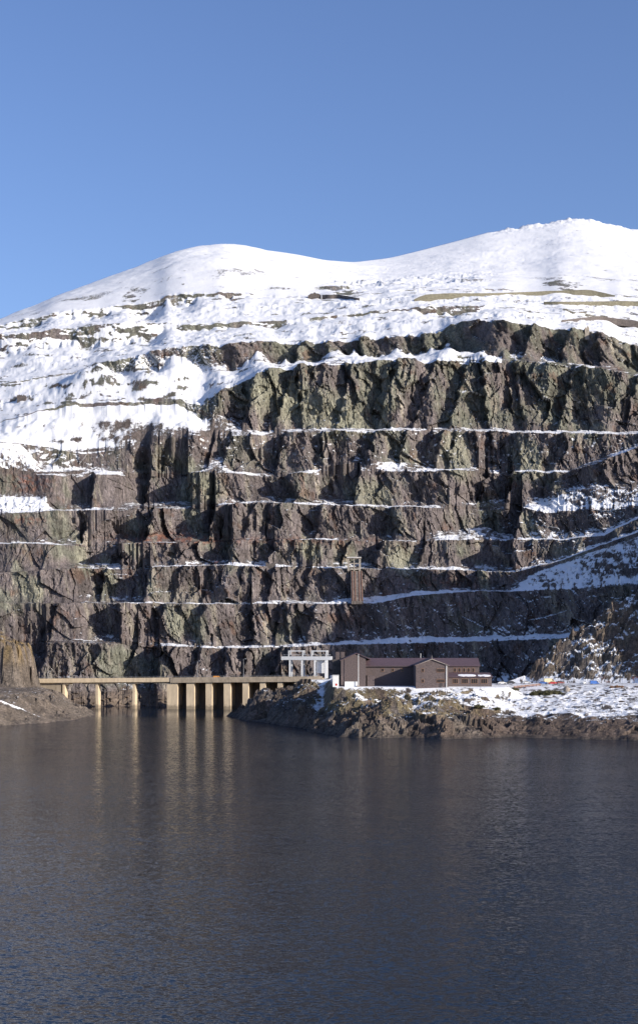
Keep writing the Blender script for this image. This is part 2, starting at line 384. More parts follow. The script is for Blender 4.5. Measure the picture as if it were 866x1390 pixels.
# ---- rock colour
slant = Xg+.2*Zg
_, ra = facet(slant/13., Zg/30., 401); _, rb = facet(slant/4.6, Zg/18., 403)
st = fbm(slant/5., Zg/34., 405, 4)
gr = fbm(slant/36., Zg/38., 407, 3)+.35*(ra-.5)
green = sstep(-.15, .75, gr+.60*sstep(610, 530, PY)-.12+.18*(rb-.5)+.35*st-.22*sstep(700, 800, PY)*sstep(300, 420, PX))
purple = np.array([.150, .127, .123]); grn = np.array([.170, .170, .134]); dark = np.array([.052, .044, .042]); rust = np.array([.130, .076, .054]); tan = np.array([.270, .240, .195])
L3 = lambda a, b, t: a+(b-a)*t[..., None]
st2 = fbm(slant/1.7, Zg/20., 409, 3)
col = L3(purple, grn, green)
col = L3(col, dark, .62*sstep(.10, .8, st+.4*st2+.25*(ra-.5)))
col = L3(col, tan, .85*sstep(.25, .9, fbm(slant/7., Zg/42., 411, 3)+.4*st2+.2*(rb-.5)))
col = L3(col, rust, .6*sstep(.42, .85, fbm(slant/14., Zg/16., 413, 3)+.3*st2+.1*(KIND == 0)))
# pale green slabs that stand out on the left buttress and lower down
for (a, b, rx, ry) in ((28,785,10,22),(45,800,14,16),(110,755,8,26),(148,775,8,22),(258,690,12,30),(285,660,14,20),(235,845,8,26),(265,848,7,26),(500,670,30,18),(420,745,16,16),(545,760,20,20),(180,745,9,12),(450,560,50,30),(385,545,40,30),(620,620,20,30),(715,620,22,25),(655,785,6,24),(718,715,10,20)):
    q = ((PX-a+(PY-b)*-.25)/rx)**2+((PY-b)/ry)**2
    col = L3(col, np.array([.250, .245, .185]), .8*sstep(1.8, .2, q+.7*st+.5*st2)*(KIND == 1))
scree = np.array([.125, .102, .090])
col = L3(col, scree, .7*(KIND == 0)*(LV < 8)*np.ones_like(st))
col = col*(.90+.2*rb)[..., None]
shore = sstep(12, 4, Zg); col = L3(col, np.array([.17, .13, .10]), shore*.8)
sc_rust = np.exp(-((PX-215)/60)**2-((PY-730)/7)**2)+np.exp(-((PX-255)/40)**2-((PY-733)/6)**2)+np.exp(-((PX-42)/26)**2-((PY-655)/12)**2)+.8*np.exp(-((PX-35)/25)**2-((PY-706)/7)**2)+.6*np.exp(-((PX-400)/120)**2-((PY-734)/5)**2)+.5*np.exp(-((PX-600)/60)**2-((PY-792)/10)**2)
col = L3(col, np.array([.21, .095, .065]), np.clip(sc_rust, 0, 1)*sstep(-.1, .4, fbm(Xg/3.5, Zg/3.5, 421, 3)+.1)*.8)
snow = snow-.8*np.clip(sc_rust, 0, .8)*(LV < 5)
col = col*.84
mat_rock = terrain_mat('slate_rock_and_snow')
mat_snow = terrain_mat('hill_snow_and_rock', streak=(1, 1, 1), bump=.9)
grid_obj('quarry_terraces', V[:split+1], mat_rock, snow[:split+1], col[:split+1])
grid_obj('mountain', V[split:], mat_snow, snow[split:], col[split:], smooth=True)

def on_face(ppx, ppy, tol=None):
    """world point of the quarry / mountain surface seen at a place of the photo"""
    d = (PX-ppx)**2+(PY-ppy)**2
    i = np.argwhere(d < max(d.min()*1.6, 2.0))
    best = min(i, key=lambda q: Yg[q[0], q[1]])
    return Vector(V[best[0], best[1]])

# ================================================================== SHORE GROUND (peninsula, headland, spur)
def poly_dist(x, y, poly):
    d = np.full(x.shape, 1e18); ins = np.zeros(x.shape, bool); n = len(poly)
    for i in range(n):
        ax, ay = poly[i]; bx, by = poly[(i+1) % n]
        ex, ey = bx-ax, by-ay; L2 = ex*ex+ey*ey
        t = np.clip(((x-ax)*ex+(y-ay)*ey)/L2, 0, 1)
        d = np.minimum(d, (x-ax-t*ex)**2+(y-ay-t*ey)**2)
        c = ((ay > y) != (by > y)) & (x < ex*(y-ay)/(ey if ey else 1e-9)+ax)
        ins ^= c
    return np.where(ins, 1, -1)*np.sqrt(d)
PEN = [(520,540),(300,585),(133,599),(110,606),(85,622),(70,614),(52,607),(36,616),(21,612),(9,622),(-3,655),(-12,690),(-28,728),(-42,758),(-50,800),(-43,850),(-38,890),(-38,1000),(520,1000)]
HEAD = [(-600,600),(-300,660),(-156,702),(-138,728),(-127,768),(-126,800),(-134,850),(-160,905),(-600,940)]
def ground_base(x, y):
    wx = x+3*fbm(x/17., y/17., 601, 3); wy = y+3*fbm(x/17., y/17., 603, 3)
    dp = poly_dist(wx, wy, PEN); dh = poly_dist(wx, wy, HEAD)
    left = sstep(20, -20, x); right = sstep(70, 95, x)
    zl = np.interp(dp, [-30,0,4,14,30,60,90], [-8,0,2.4,7,12,17,18.5])
    zm = np.interp(dp, [-30,0,8,20,45,75,90], [-8,0,3.5,8,14,19.2,19.5])
    zr = np.interp(dp, [-30,0,26,30,70,110,130], [-8,0,8.2,9.4,14.5,19.3,19.6])
    z = zm*(1-left)*(1-right)+zl*left+zr*right
    zh = np.interp(dh, [-30,0,10,22,30,60], [-8,0,4.6,12.5,14.4,15.5])
    return z, zh, dp, dh, right, left
def spur(x, y):
    R = np.interp(x, [104,116,124,150,182,206,236,263,281,310,326,339,345,352,362,400,520], [18,22,30,50,71,110,130,148,164,186,199,208,203,182,165,163,163])
    Yr = 815+8*np.sin(x/23.)
    f = np.where(y < Yr, R-lerp(.95, 2.1, sstep(185, 225, x))*(Yr-y), R-1.15*(y-Yr))
    return f
def ground_z(x, y):
    x = np.asarray(x, float); y = np.asarray(y, float)
    z, zh, dp, dh, right, left = ground_base(x, y)
    # calm areas: building terrace, car park, dam landing
    calm = sstep(-6, 4, x)*sstep(684, 692, y)*sstep(96, 84, x)
    calm = np.maximum(calm, sstep(60, 70, x)*sstep(700, 712, y))
    calm = np.maximum(calm, sstep(-42, -30, x)*sstep(838, 846, y))
    rgh = (1-calm)*sstep(-6, 3, dp)
    h1, r1 = facet((x+.4*y)/13., y/11., 611, 1.1); h2, r2 = facet(x/4.6, y/4.2, 613, 1.1); h3, _ = facet(x/1.9, y/1.9, 615)
    rk = 3.8*h1+2.0*h2+.8*h3
    rock_amp = (1-right)*(.35+.65*sstep(60, 0, x)+.5*sstep(40, 10, dp))+right*.10
    rock_amp = np.where(right > 0, rock_amp+right*.16*sstep(32, 20, dp), rock_amp)
    z = z+rgh*rk*rock_amp*sstep(-3, 10, dp)+rgh*right*.35*fbm(x/5., y/5., 617, 3)
    # knolls of bare rock
    for (cx_, cy_, r_, hh) in ((-6,775,14,4.5),(-32,775,9,5),(8,690,9,5),(14,668,12,5),(-14,735,12,3.5),(30,652,14,3.2),(52,650,13,3.0),(0,716,10,4)):
        q = np.sqrt((x-cx_)**2+((y-cy_)*.8)**2)/r_
        z = z+hh*sstep(1.1, .3, q+.35*h2)*(1-calm)
    pl = sstep(2, 8, x)*sstep(686, 693, y)*sstep(100, 90, x)*sstep(0, 6, dp)
    z = lerp(z, np.maximum(z, 19.3), pl)
    pl = sstep(-16, -6, x)*sstep(842, 850, y)*sstep(880, 870, y)*sstep(0, 6, dp)
    z = lerp(z, 18.3, pl)
    z = z-7*sstep(746, 764, y)*sstep(66, 80, x)
    sp = spur(x, y)+(3.0*h1+2.1*h2+1.3*h3)*(1-.7*sstep(190, 215, x))*sstep(0, 12, spur(x, y)-18)
    z = np.maximum(z, np.where(x > 100, sp, -99))
    z = np.where(dp < -30, -8, z)
    # left headland with its crag
    crag = 29*sstep(-168.5, -174.5, x+1.2*h2)*sstep(812, 824, y+2*h2)*sstep(885, 870, y)*(.86+.14*sstep(-176, -190, x))
    zz = zh+sstep(-4, 8, dh)*(1.6*h1*.6+.9*h2+.3*h3)*(1-.75*sstep(24, 30, dh))+crag*sstep(0, 10, dh)+(sstep(.5,.9,crag/29)*(2.2*h1+1.2*h2))
    return np.maximum(z, zz), dp, dh, sp, r1, r2
gx = np.concatenate([np.linspace(-560, -196, 90)[:-1], np.arange(-196, 196, .72), np.linspace(196, 500, 110)[1:]])
gy = np.arange(586, 968, .85)
GX, GY = np.meshgrid(gx, gy)
GZ, dp, dh, sp, r1, r2 = ground_z(GX, GY)
GV = np.stack([GX, GY, GZ], -1)
gn = np.abs(grid_normals(GV)[..., 2])
on_spur = sstep(-1, 3, sp-19.8)*(GX > 102)
n_a = fbm(GX/7., GY/7., 631, 4); n_b = fbm(GX/22., GY/30., 633, 3); n_c = fbm(GX/2.2, GY/2.2, 635, 3)
Ssn = np.zeros_like(GX)
Ssn = np.where(GX > 60, .95*sstep(27.5, 31, dp+1.2*n_a)*sstep(60, 95, GX+8*n_b), 0)
Ssn = np.maximum(Ssn, .50*sstep(676, 688, GY)*sstep(-10, 0, GX)*(1-.4*sstep(55, 70, GX)))
Ssn = np.maximum(Ssn, .24*sstep(640, 655, GY)*sstep(-20, 0, GX))
Ssn = np.maximum(Ssn, np.where(GX < 4, .30, .80)*sstep(835, 850, GY)*(dp > 0))
Ssn = np.where(on_spur > .5, .44, Ssn)
Ssn = np.where(GX < 11, Ssn*.5, Ssn)
Ssn = np.where(dh > 5, np.zeros_like(dh), Ssn)
gs = (gn-(.97-.55*Ssn))*2.0+.45+.30*n_a+.35*n_c*.6+.22*n_b
gs = np.where(GZ < 6.5+1.2*n_a, -1, gs)
gs = np.where(dh > -2, np.minimum(gs, .1+.5*n_c), gs)
gs = np.where((Ssn > .85) & (on_spur < .5), .78+.55*n_c+.45*n_a-.25*sstep(.1, .6, n_b), gs)
a_, b_ = np.array([-172., 728.]), np.array([-143.5, 716.])
GPX = CX+GX*F/GY; GPY = YH-(GZ-H)*F/GY
tt = np.clip(((GPX-0)*62+(GPY-951)*25)/(62*62+25*25), 0, 1)
dl = np.hypot(GPX-62*tt, GPY-951-25*tt)
gs = np.where((GX < -120) & (GY < 800), gs+1.6*np.exp(-(dl/1.1)**2), gs)
# snow-covered wall of the slipway on the left headland
brown = np.array([.150, .112, .088]); grey = np.array([.115, .10, .092]); grass = np.array([.235, .190, .112]); gdark = np.array([.062, .053, .046]); gravel = np.array([.115, .086, .070]); ochre = np.array([.18, .14, .10])
gc = L3(brown, grey, sstep(-.3, .4, n_b)+0*n_a)
gc = L3(gc, gdark, .6*sstep(.2, .8, fbm(GX/5., GY/9., 641, 3)+.5*(r2-.5)))
mid = sstep(-20, 5, GX)*sstep(110, 80, GX)*sstep(7, 9.5, GZ)*sstep(19.8, 18.6, GZ)
gc = L3(gc, grass, .85*mid*sstep(-.25, .35, n_a+.5*n_b+.1))
gc = L3(gc, ochre, .5*sstep(7.5, 5, GZ)*sstep(-.2, .5, n_b))
gc = L3(gc, gravel, .9*(GX > 70)*sstep(30, 26, dp)*sstep(0, .1, dp))
gc = L3(gc, gdark, .65*sstep(1.6, .3, GZ)*(dp > -5))
gc = L3(gc, np.array([.180, .145, .105]), on_spur*.7*sstep(-.3, .4, n_a))
gc = L3(gc, np.array([.17, .14, .115]), .8*sstep(-1, 1, dh))
gc = L3(gc, np.array([.235, .165, .075]), .8*sstep(-1, 1, dh)*sstep(24, 36, GZ)*sstep(-.3, .3, n_a))
gc = gc*.72*(.8+.4*r2)[..., None]
mat_shore = terrain_mat('shore_rock_and_snow', streak=(1, 1, 1.3), bump=.45)
grid_obj('shore_ground', GV, mat_shore, gs, gc)
def gz(x, y): return float(ground_z(np.array([x, x]), np.array([y, y]))[0][0])

# ================================================================== WATER
def water():
    m, N, L, B = new_mat('lake_water')
    B.inputs['Base Color'].default_value = (.009, .017, .030, 1)
    B.inputs['Roughness'].default_value = .08; B.inputs['IOR'].default_value = 1.33; B.inputs['Specular IOR Level'].default_value = .18
    g = N.new('ShaderNodeNewGeometry'); sp_ = N.new('ShaderNodeSeparateXYZ'); L.new(g.outputs['Position'], sp_.inputs[0])
    def slope(scale, sc, amp, det=3):
        mp = N.new('ShaderNodeMapping'); mp.inputs['Scale'].default_value = sc; mp.inputs['Rotation'].default_value = (0, 0, .35)
        L.new(g.outputs['Position'], mp.inputs['Vector'])
        t = N.new('ShaderNodeTexNoise'); t.inputs['Scale'].default_value = scale; t.inputs['Detail'].default_value = det; t.inputs['Roughness'].default_value = .6
        L.new(mp.outputs[0], t.inputs['Vector'])
        v = N.new('ShaderNodeVectorMath'); v.operation = 'SUBTRACT'; L.new(t.outputs['Color'], v.inputs[0]); v.inputs[1].default_value = (.5, .5, .5)
        w_ = N.new('ShaderNodeVectorMath'); w_.operation = 'SCALE'; L.new(v.outputs[0], w_.inputs[0]); w_.inputs['Scale'].default_value = amp
        return w_.outputs[0]
    ad = N.new('ShaderNodeVectorMath'); ad.operation = 'ADD'
    L.new(slope(.16, (.5, 1.3, 1), .13), ad.inputs[0]); L.new(slope(1.9, (.6, 1.2, 1), .80, 4), ad.inputs[1])
    c = tex_noise(N, L, .010, 4, .55, sc=(.4, 1.6, 1))
    # sheltered water by the far shore is calmer
    calm = maprange(N, L, sp_.outputs[1], 745, 812, 1, .10)
    amp = math_(N, L, 'MULTIPLY', calm, maprange(N, L, c, .35, .65, .75, 1.2))
    w2 = N.new('ShaderNodeVectorMath'); w2.operation = 'SCALE'; L.new(ad.outputs[0], w2.inputs[0]); L.new(amp, w2.inputs['Scale'])
    ml = N.new('ShaderNodeVectorMath'); ml.operation = 'MULTIPLY'; L.new(w2.outputs[0], ml.inputs[0]); ml.inputs[1].default_value = (1, 1, 0)
    up_ = N.new('ShaderNodeVectorMath'); up_.operation = 'ADD'; L.new(ml.outputs[0], up_.inputs[0]); up_.inputs[1].default_value = (0, 0, 1)
    nn = N.new('ShaderNodeVectorMath'); nn.operation = 'NORMALIZE'; L.new(up_.outputs[0], nn.inputs[0])
    L.new(nn.outputs[0], B.inputs['Normal'])
    me = bpy.data.meshes.new('water'); s = 2500
    me.from_pydata([(-s,-1500,0),(s,-1500,0),(s,1060,0),(-s,1060,0)], [], [(0,1,2,3)])
    me.materials.append(m); o = bpy.data.objects.new('water', me); C.objects.link(o); o['kind'] = 'structure'
water()
#THINGS
# ================================================================== THINGS
class MB:
    def __init__(s): s.v = []; s.f = []
    def poly(s, pts, faces):
        n = len(s.v); s.v += [tuple(p) for p in pts]; s.f += [tuple(i+n for i in f) for f in faces]; return s
    def box(s, x0, x1, y0, y1, z0, z1):
        return s.poly([(x0,y0,z0),(x1,y0,z0),(x1,y1,z0),(x0,y1,z0),(x0,y0,z1),(x1,y0,z1),(x1,y1,z1),(x0,y1,z1)],
                      [(0,3,2,1),(4,5,6,7),(0,1,5,4),(1,2,6,5),(2,3,7,6),(3,0,4,7)])
    def prism(s, prof, y0, y1):                     # profile in x,z pushed along y
        n = len(prof)
        return s.poly([(x,y0,z) for x, z in prof]+[(x,y1,z) for x, z in prof],
                      [tuple(range(n))]+[tuple(range(2*n-1, n-1, -1))]+[(i,i+n,(i+1)%n+n,(i+1)%n) for i in range(n)])
    def prismx(s, prof, x0, x1):                    # profile in y,z pushed along x
        n = len(prof)
        return s.poly([(x0,y,z) for y, z in prof]+[(x1,y,z) for y, z in prof],
                      [tuple(range(2*n-1, n-1, -1))]+[tuple(range(n))]+[(i,(i+1)%n,(i+1)%n+n,i+n) for i in range(n)])
    def tube(s, a, b, r0, r1=None, n=6):
        a, b = Vector(a), Vector(b); r1 = r0 if r1 is None else r1
        d = (b-a).normalized(); u = d.orthogonal().normalized(); w_ = d.cross(u)
        ring = lambda c, r: [c+(u*math.cos(2*math.pi*i/n)+w_*math.sin(2*math.pi*i/n))*r for i in range(n)]
        return s.poly(ring(a, r0)+ring(b, r1), [(i,(i+1)%n,(i+1)%n+n,i+n) for i in range(n)]+[tuple(range(n-1,-1,-1)), tuple(range(n, 2*n))])
    def beam(s, a, b, w_, h):                       # box beam between two points, w_ across, h vertical, a/b at its top centre
        a, b = Vector(a), Vector(b); d = (b-a); d.z = 0; d.normalize(); p = Vector((-d.y, d.x, 0))*w_/2; dn = Vector((0,0,-h))
        pts = [a-p, a+p, a+p+dn, a-p+dn, b-p, b+p, b+p+dn, b-p+dn]
        return s.poly(pts, [(0,1,2,3),(7,6,5,4),(0,4,5,1),(1,5,6,2),(2,6,7,3),(3,7,4,0)])
    def build(s, name, mat, parent=None, bevel=0, smooth=False):
        o0 = Vector(parent.location) if parent is not None and parent.parent is None else Vector((0,0,0))
        if parent is not None and parent.parent is not None: o0 = Vector(parent.parent.location)
        me = bpy.data.meshes.new(name)
        me.from_pydata([tuple(Vector(p)-o0) for p in s.v], [], s.f); me.update()
        import bmesh
        bm = bmesh.new(); bm.from_mesh(me); bmesh.ops.recalc_face_normals(bm, faces=bm.faces)
        if bevel: bmesh.ops.bevel(bm, geom=bm.edges[:], offset=bevel, segments=1, affect='EDGES')
        bm.to_mesh(me); bm.free()
        if smooth: me.polygons.foreach_set('use_smooth', [True]*len(me.polygons))
        me.materials.append(mat)
        o = bpy.data.objects.new(name, me); C.objects.link(o)
        if parent is not None: o.parent = parent
        return o
def thing(name, label, cat, loc=(0,0,0), group=None):
    o = bpy.data.objects.new(name, None); C.objects.link(o); o.location = loc
    o['label'] = label; o['category'] = cat
    if group: o['group'] = group
    return o
def tag(o, label, cat, group=None):
    o['label'] = label; o['category'] = cat
    if group: o['group'] = group
    return o
M = {}
M['wall'] = plain('slate_walling', (.112, .086, .084), .9, .45, 1.4, sc=(1, 1, 2.5), bump=.12)
M['roof'] = plain('roof_slates', (.095, .062, .072), .6, .3, 1.1, sc=(1, 1, 1), bump=.05)
M['trim'] = plain('pale_coping', (.30, .26, .23), .8, .2)
M['white'] = plain('white_paint', (.75, .75, .73), .5, .08)
M['glass'] = plain('dark_glass', (.02, .02, .024), .08, .2)
M['wood'] = plain('brown_timber', (.20, .095, .05), .7, .3, 4)
M['frame'] = plain('window_timber', (.27, .15, .09), .6, .2)
M['door'] = plain('door_paint', (.05, .04, .04), .5, .1)
M['red'] = plain('red_paint', (.45, .03, .025), .4, .1)
M['conc'] = plain('pale_concrete', (.60, .48, .33), .85, .22, .45, sc=(1, 1, .25))
M['conc2'] = plain('weathered_concrete', (.34, .28, .21), .9, .3, .5, sc=(1, 1, .6))
for k_ in ('conc', 'conc2'):            # tide mark left by the lake's changing level
    N_, L_ = M[k_].node_tree.nodes, M[k_].node_tree.links; B_ = N_['Principled BSDF']
    src = B_.inputs['Base Color'].links[0].from_socket
    g_ = N_.new('ShaderNodeNewGeometry'); x_ = N_.new('ShaderNodeSeparateXYZ'); L_.new(g_.outputs['Position'], x_.inputs[0])
    zz_ = math_(N_, L_, 'ADD', x_.outputs[2], maprange(N_, L_, tex_noise(N_, L_, .6, 3), .3, .7, -.8, .8))
    v_ = N_.new('ShaderNodeVectorMath'); v_.operation = 'SCALE'; L_.new(src, v_.inputs[0]); L_.new(maprange(N_, L_, zz_, 1.6, 3.0, .5, 1), v_.inputs['Scale'])
    L_.new(v_.outputs[0], B_.inputs['Base Color'])
M['gate'] = plain('dark_wall_concrete', (.17, .13, .10), .9, .3, .5, sc=(1, 1, .3))
M['steel'] = plain('light_grey_steel', (.56, .57, .58), .5, .12)
M['dsteel'] = plain('galvanised_steel', (.30, .30, .31), .5, .15, metal=.3)
M['snow'] = plain('settled_snow', (.84, .84, .86), .9, .05, .8, bump=.1)
M['rust'] = plain('rusty_rail', (.22, .11, .07), .8, .3)
M['ruin'] = plain('ruin_stone', (.33, .29, .24), .9, .4, .9, bump=.25)
M['tipwall'] = plain('embankment_stone', (.150, .140, .100), .95, .35, .35, sc=(1, 1, 3), bump=.4)
M['dstone'] = plain('dark_ruin_stone', (.10, .085, .078), .95, .4, .6, bump=.3)
M['dstone2'] = plain('ramp_stone', (.150, .125, .110), .95, .55, .5, sc=(2, 1, .4), bump=.5)
M['tyre'] = plain('tyre_rubber', (.02, .02, .02), .8, .1)
M['orange'] = plain('orange_paint', (.75, .30, .03), .45, .1)
M['lblue'] = plain('blue_paint', (.05, .14, .42), .3, .1)
M['cream'] = plain('cream_paint', (.70, .60, .38), .4, .1)
M['black'] = plain('dark_car_paint', (.03, .032, .038), .3, .1)
M['boulder'] = plain('boulder_stone', (.30, .26, .22), .9, .3, 2.5, bump=.15)
M['bark'] = plain('bark', (.12, .085, .07), .9, .3, 8)
M['twig'] = plain('russet_twigs', (.20, .085, .06), .9, .3, 8)
M['leaf'] = plain('gorse_leaves', (.075, .070, .028), .8, .5, 2)
M['leaf2'] = plain('dry_bracken', (.24, .13, .06), .8, .4, 2)
M['grass'] = plain('dry_grass', (.27, .215, .125), .9, .35, 3)
M['water_white'] = plain('falling_water', (.55, .58, .60), .2, .1)

def W(cx, cy, Y): return P(420+cx/3.464, 840+cy/3.464, Y)
def WX(cx, Y): return W(cx, 0, Y)[0]
def WZ(cy, Y): return W(0, cy, Y)[2]
# ---------------------------------------------------------------- power station offices
def window(mb_parent, x0, x1, z0, z1, Y, panes=2, mat='frame'):
    t = .16
    m = MB(); m.box(x0, x0+t, Y-.12, Y+.06, z0, z1); m.box(x1-t, x1, Y-.12, Y+.06, z0, z1)
    m.box(x0+t, x1-t, Y-.12, Y+.06, z1-t, z1); m.box(x0-.08, x1+.08, Y-.22, Y+.06, z0-.14, z0)
    for i in range(1, panes):
        xm = lerp(x0, x1, i/panes); m.box(xm-.05, xm+.05, Y-.10, Y+.05, z0-.05, z1-t+.05)
    w_ = m.build('window', M[mat], mb_parent)
    MB().box(x0+t, x1-t, Y-.035, Y+.02, z0, z1-t).build('pane', M['glass'], w_)
    return w_
def pitched(x0, x1, apx, ze0, ze1, za, y0, y1, th=.35, over=.5):
    """two roof slopes with the ridge along y"""
    m = MB()
    s0 = (za-ze0)/(apx-x0); s1 = (za-ze1)/(x1-apx)
    m.prism([(x0-over, ze0-over*s0), (apx, za), (apx, za+th), (x0-over, ze0-over*s0+th)], y0, y1)
    m.prism([(x1+over, ze1-over*s1), (x1+over, ze1-over*s1+th), (apx+.003, za+th), (apx+.003, za)], y0, y1)
    return m
ps = thing('office_building', 'long slate building with gabled blocks, purple roofs and snow on its low front roof', 'building', (40, 705, 19))
zb = 17.5
YA, YB, YC, YD = 700, 710, 691, 700
# left gabled block
ax0, ax1, aap = WX(148, YA), WX(265, YA), WX(222, YA); ae = WZ(196, YA); aa = WZ(163, YA); axr = WX(285, YA)
aer = aa-(axr-aap)*(aa-ae)/(aap-ax0); ae1 = aa-(ax1-aap)*(aa-ae)/(aap-ax0)
MB().prism([(ax0,zb),(ax1,zb),(ax1,ae1),(aap,aa),(ax0,ae)], YA, YA+24).build('wall', M['wall'], ps)
pitched(ax0, axr, aap, ae, aer, aa, YA-.6, YA+24.5).build('roof', M['roof'], ps)
# rear annexe with two square chimneys
an = MB().box(WX(108,YA+6), ax0-.01, YA+6, YA+20, zb, WZ(192,YA+6)).build('wall', M['dstone'], ps)
for c0, c1 in ((124,142),(148,166)):
    MB().box(WX(c0,YA+9), WX(c1,YA+9), YA+9, YA+12, WZ(200,YA+9), WZ(156,YA+9)).build('chimney', M['wall'], ps)
# long middle wing
bx0, bx1 = WX(262, YB), WX(797, YB); be, ba = WZ(222, YB), WZ(187, YB+9)
m = MB(); m.box(bx0, bx1, YB, YB+.6, zb, be+.02); m.box(bx0, bx1, YB+17, YB+17.6, zb, be+.02)
for xx in (bx0, bx1-.6): m.prismx([(YB+.6,zb),(YB+17,zb),(YB+17,be),(YB+8.8,ba-.1),(YB+.6,be)], xx, xx+.6)
m.build('wall', M['wall'], ps)
m = MB()
m.prismx([(YB-.7,be-.15),(YB+8.8,ba),(YB+8.8,ba+.3),(YB-.7,be+.15)], bx0-.3, bx1+.5)
m.prismx([(YB+18.3,be-.15),(YB+18.3,be+.15),(YB+8.803,ba+.3),(YB+8.803,ba)], bx0-.3, bx1+.5)
m.build('roof', M['roof'], ps)
MB().box(bx0, WX(500,YB), YB-.74, YB-.60, be-.42, be-.12).build('gutter', M['door'], ps)
MB().box(WX(272,YA), WX(306,YA), YA+2, YA+10-.01, zb, WZ(268,YA)).build('side_wall', M['wall'], ps)
for c0, c1 in ((337,350),(386,397),(430,442)): window(ps, WX(c0,YB), WX(c1,YB), WZ(247,YB), WZ(232,YB), YB, 1)
# front gabled block
cx0, cx1, cap = WX(500, YC), WX(652, YC), WX(575, YC); ce, ca = WZ(219, YC), WZ(191, YC)
MB().prism([(cx0,zb-2),(cx1,zb-2),(cx1,ce),(cap,ca),(cx0,ce)], YC, YB+9).build('wall', M['wall'], ps)
pitched(cx0, cx1, cap, ce, ce, ca, YC-.5, YB+9.5).build('roof', M['roof'], ps)
m = MB()
for sx, sa in ((cx0-.55, 1), (cx1+.55, -1)):
    m.prism([(sx, ce-.55*(ca-ce)/(cap-cx0)-.05),(cap+.0*sa, ca-.05),(cap, ca+.42),(sx, ce-.2)] if sa > 0 else [(cap+.004, ca-.05),(sx, ce-.25),(sx, ce-.2+.1),(cap+.004, ca+.42)], YC-.62, YC-.5-.003)
m.build('barge_board', M['trim'], ps)
window(ps, WX(526,YC), WX(538,YC), WZ(249,YC), WZ(233,YC), YC, 1); window(ps, WX(526,YC), WX(538,YC), WZ(299,YC), WZ(283,YC), YC, 1)
window(ps, WX(597,YC), WX(635,YC), WZ(250,YC), WZ(234,YC), YC, 4); window(ps, WX(597,YC), WX(635,YC), WZ(299,YC), WZ(283,YC), YC, 4)
d = MB().box(WX(611,YC), WX(624,YC), YC-.10, YC+.05, WZ(334,YC), WZ(303,YC)).build('door', M['door'], ps)
MB().box(WX(621,YC), WX(622.5,YC), YC-.18, YC-.10, WZ(321,YC), WZ(318,YC)).build('handle', M['steel'], d)
MB().tube((WX(643,YC), YC-.18, WZ(334,YC)), (WX(643,YC), YC-.18, ce-.1), .20).build('downpipe', M['white'], ps)
# right wing: upper windows and lean-to in front
for c0 in (677, 698, 720, 741, 763): window(ps, WX(c0,YB), WX(c0+12,YB), WZ(249,YB), WZ(231,YB), YB, 1)
dx0, dx1 = cx1+.01, WX(856, YD); dz = WZ(274, YD); dt = WZ(254, YB)
MB().prismx([(YD,zb),(YB-.01,zb),(YB-.01,dt-.3),(YD,dz)], dx0, dx1).build('wall', M['wall'], ps)
lr = MB().prismx([(YD-.6,dz-.1),(YB-.01,dt),(YB-.01,dt+.28),(YD-.6,dz+.2)], dx0, WX(800,YD)).prismx([(YD-.6,dz-.1),(YB+2,dt-.2),(YB+2,dt+.08),(YD-.6,dz+.2)], WX(800,YD)+.01, dx1+.5).build('roof', M['roof'], ps)
m = MB()
def patch(m, x0, x1, t0, t1, n=9, sd=0):
    rr = random.Random(sd); top = []; bot = []
    for i in range(n):
        x = lerp(x0, x1, i/(n-1)); e = math.sin(math.pi*(.08+.84*i/(n-1)))**.5
        tc = (t0+t1)/2; hw = (t1-t0)/2*e*(.75+.5*rr.random())
        for t_, L_ in ((tc-hw, bot), (tc+hw, top)):
            L_.append((x, lerp(YD-.6, YB, t_), lerp(dz+.2, dt+.28, t_)+.0))
    v = [(a, b, c+.14) for a, b, c in bot+top]+[(a, b, c-.02) for a, b, c in bot+top]
    N_ = 2*n
    f = [(i,i+1,n+i+1,n+i) for i in range(n-1)]+[(i+1,i,N_+i,N_+i+1) for i in range(n-1)]+[(n+i,n+i+1,N_+n+i+1,N_+n+i) for i in range(n-1)]
    m.poly(v, f+[(0,n,N_+n,N_),(n-1,N_+n-1,N_+2*n-1,2*n-1)])
patch(m, WX(700,YD), WX(783,YD), .05, .5, sd=1); patch(m, WX(793,YD), WX(852,YD), .05, .42, sd=2)
m.build('snow', M['snow'], lr)
for c0, c1 in ((672,698),(714,745),(758,790),(804,836)): window(ps, WX(c0,YD), WX(c1,YD), WZ(303,YD), WZ(281,YD), YD, 3)
MB().tube((WX(528,YB), YB+8.8, ba+.2), (WX(528,YB), YB+8.8, ba+2.6), .16).build('vent_pipe', M['steel'], ps)
MB().tube((WX(575,YC), YC+.4, ca+.3), (WX(575,YC), YC+.4, ca+1.8), .12).build('finial', M['trim'], ps)
# flagpole, low white wall, white cabin
fx = WX(230, 696); fz = gz(fx, 696)
t = thing('flagpole', 'tall white flagpole in front of the left gabled block', 'flagpole', (fx, 696, fz))
MB().tube((fx,696,fz+.55), (fx,696,WZ(166,696)), .17, .11, 8).build('pole', M['white'], t); MB().box(fx-.6, fx+.6, 695.4, 696.6, fz-.4, fz+.6).build('base', M['conc2'], t)
o = MB().box(WX(166,697), WX(226,697), 697, 697.4, 18.8, WZ(295,697)).build('low_wall', M['white'])
tag(o, 'low white wall along the front of the left gabled block', 'wall')
cb = thing('cabin', 'small white site cabin with a red panel left of the slate building', 'cabin', (WX(123,697), 698, gz(WX(123,697), 698)))
bz = cb.location.z
MB().box(WX(109,697), WX(138,697), 697, 700, bz-.2, WZ(267,697)).build('body', M['white'], cb, .03)
MB().box(WX(108,697), WX(139,697), 696.8, 700.2, WZ(267,697)+.003, WZ(264,697)).build('roof', M['steel'], cb)
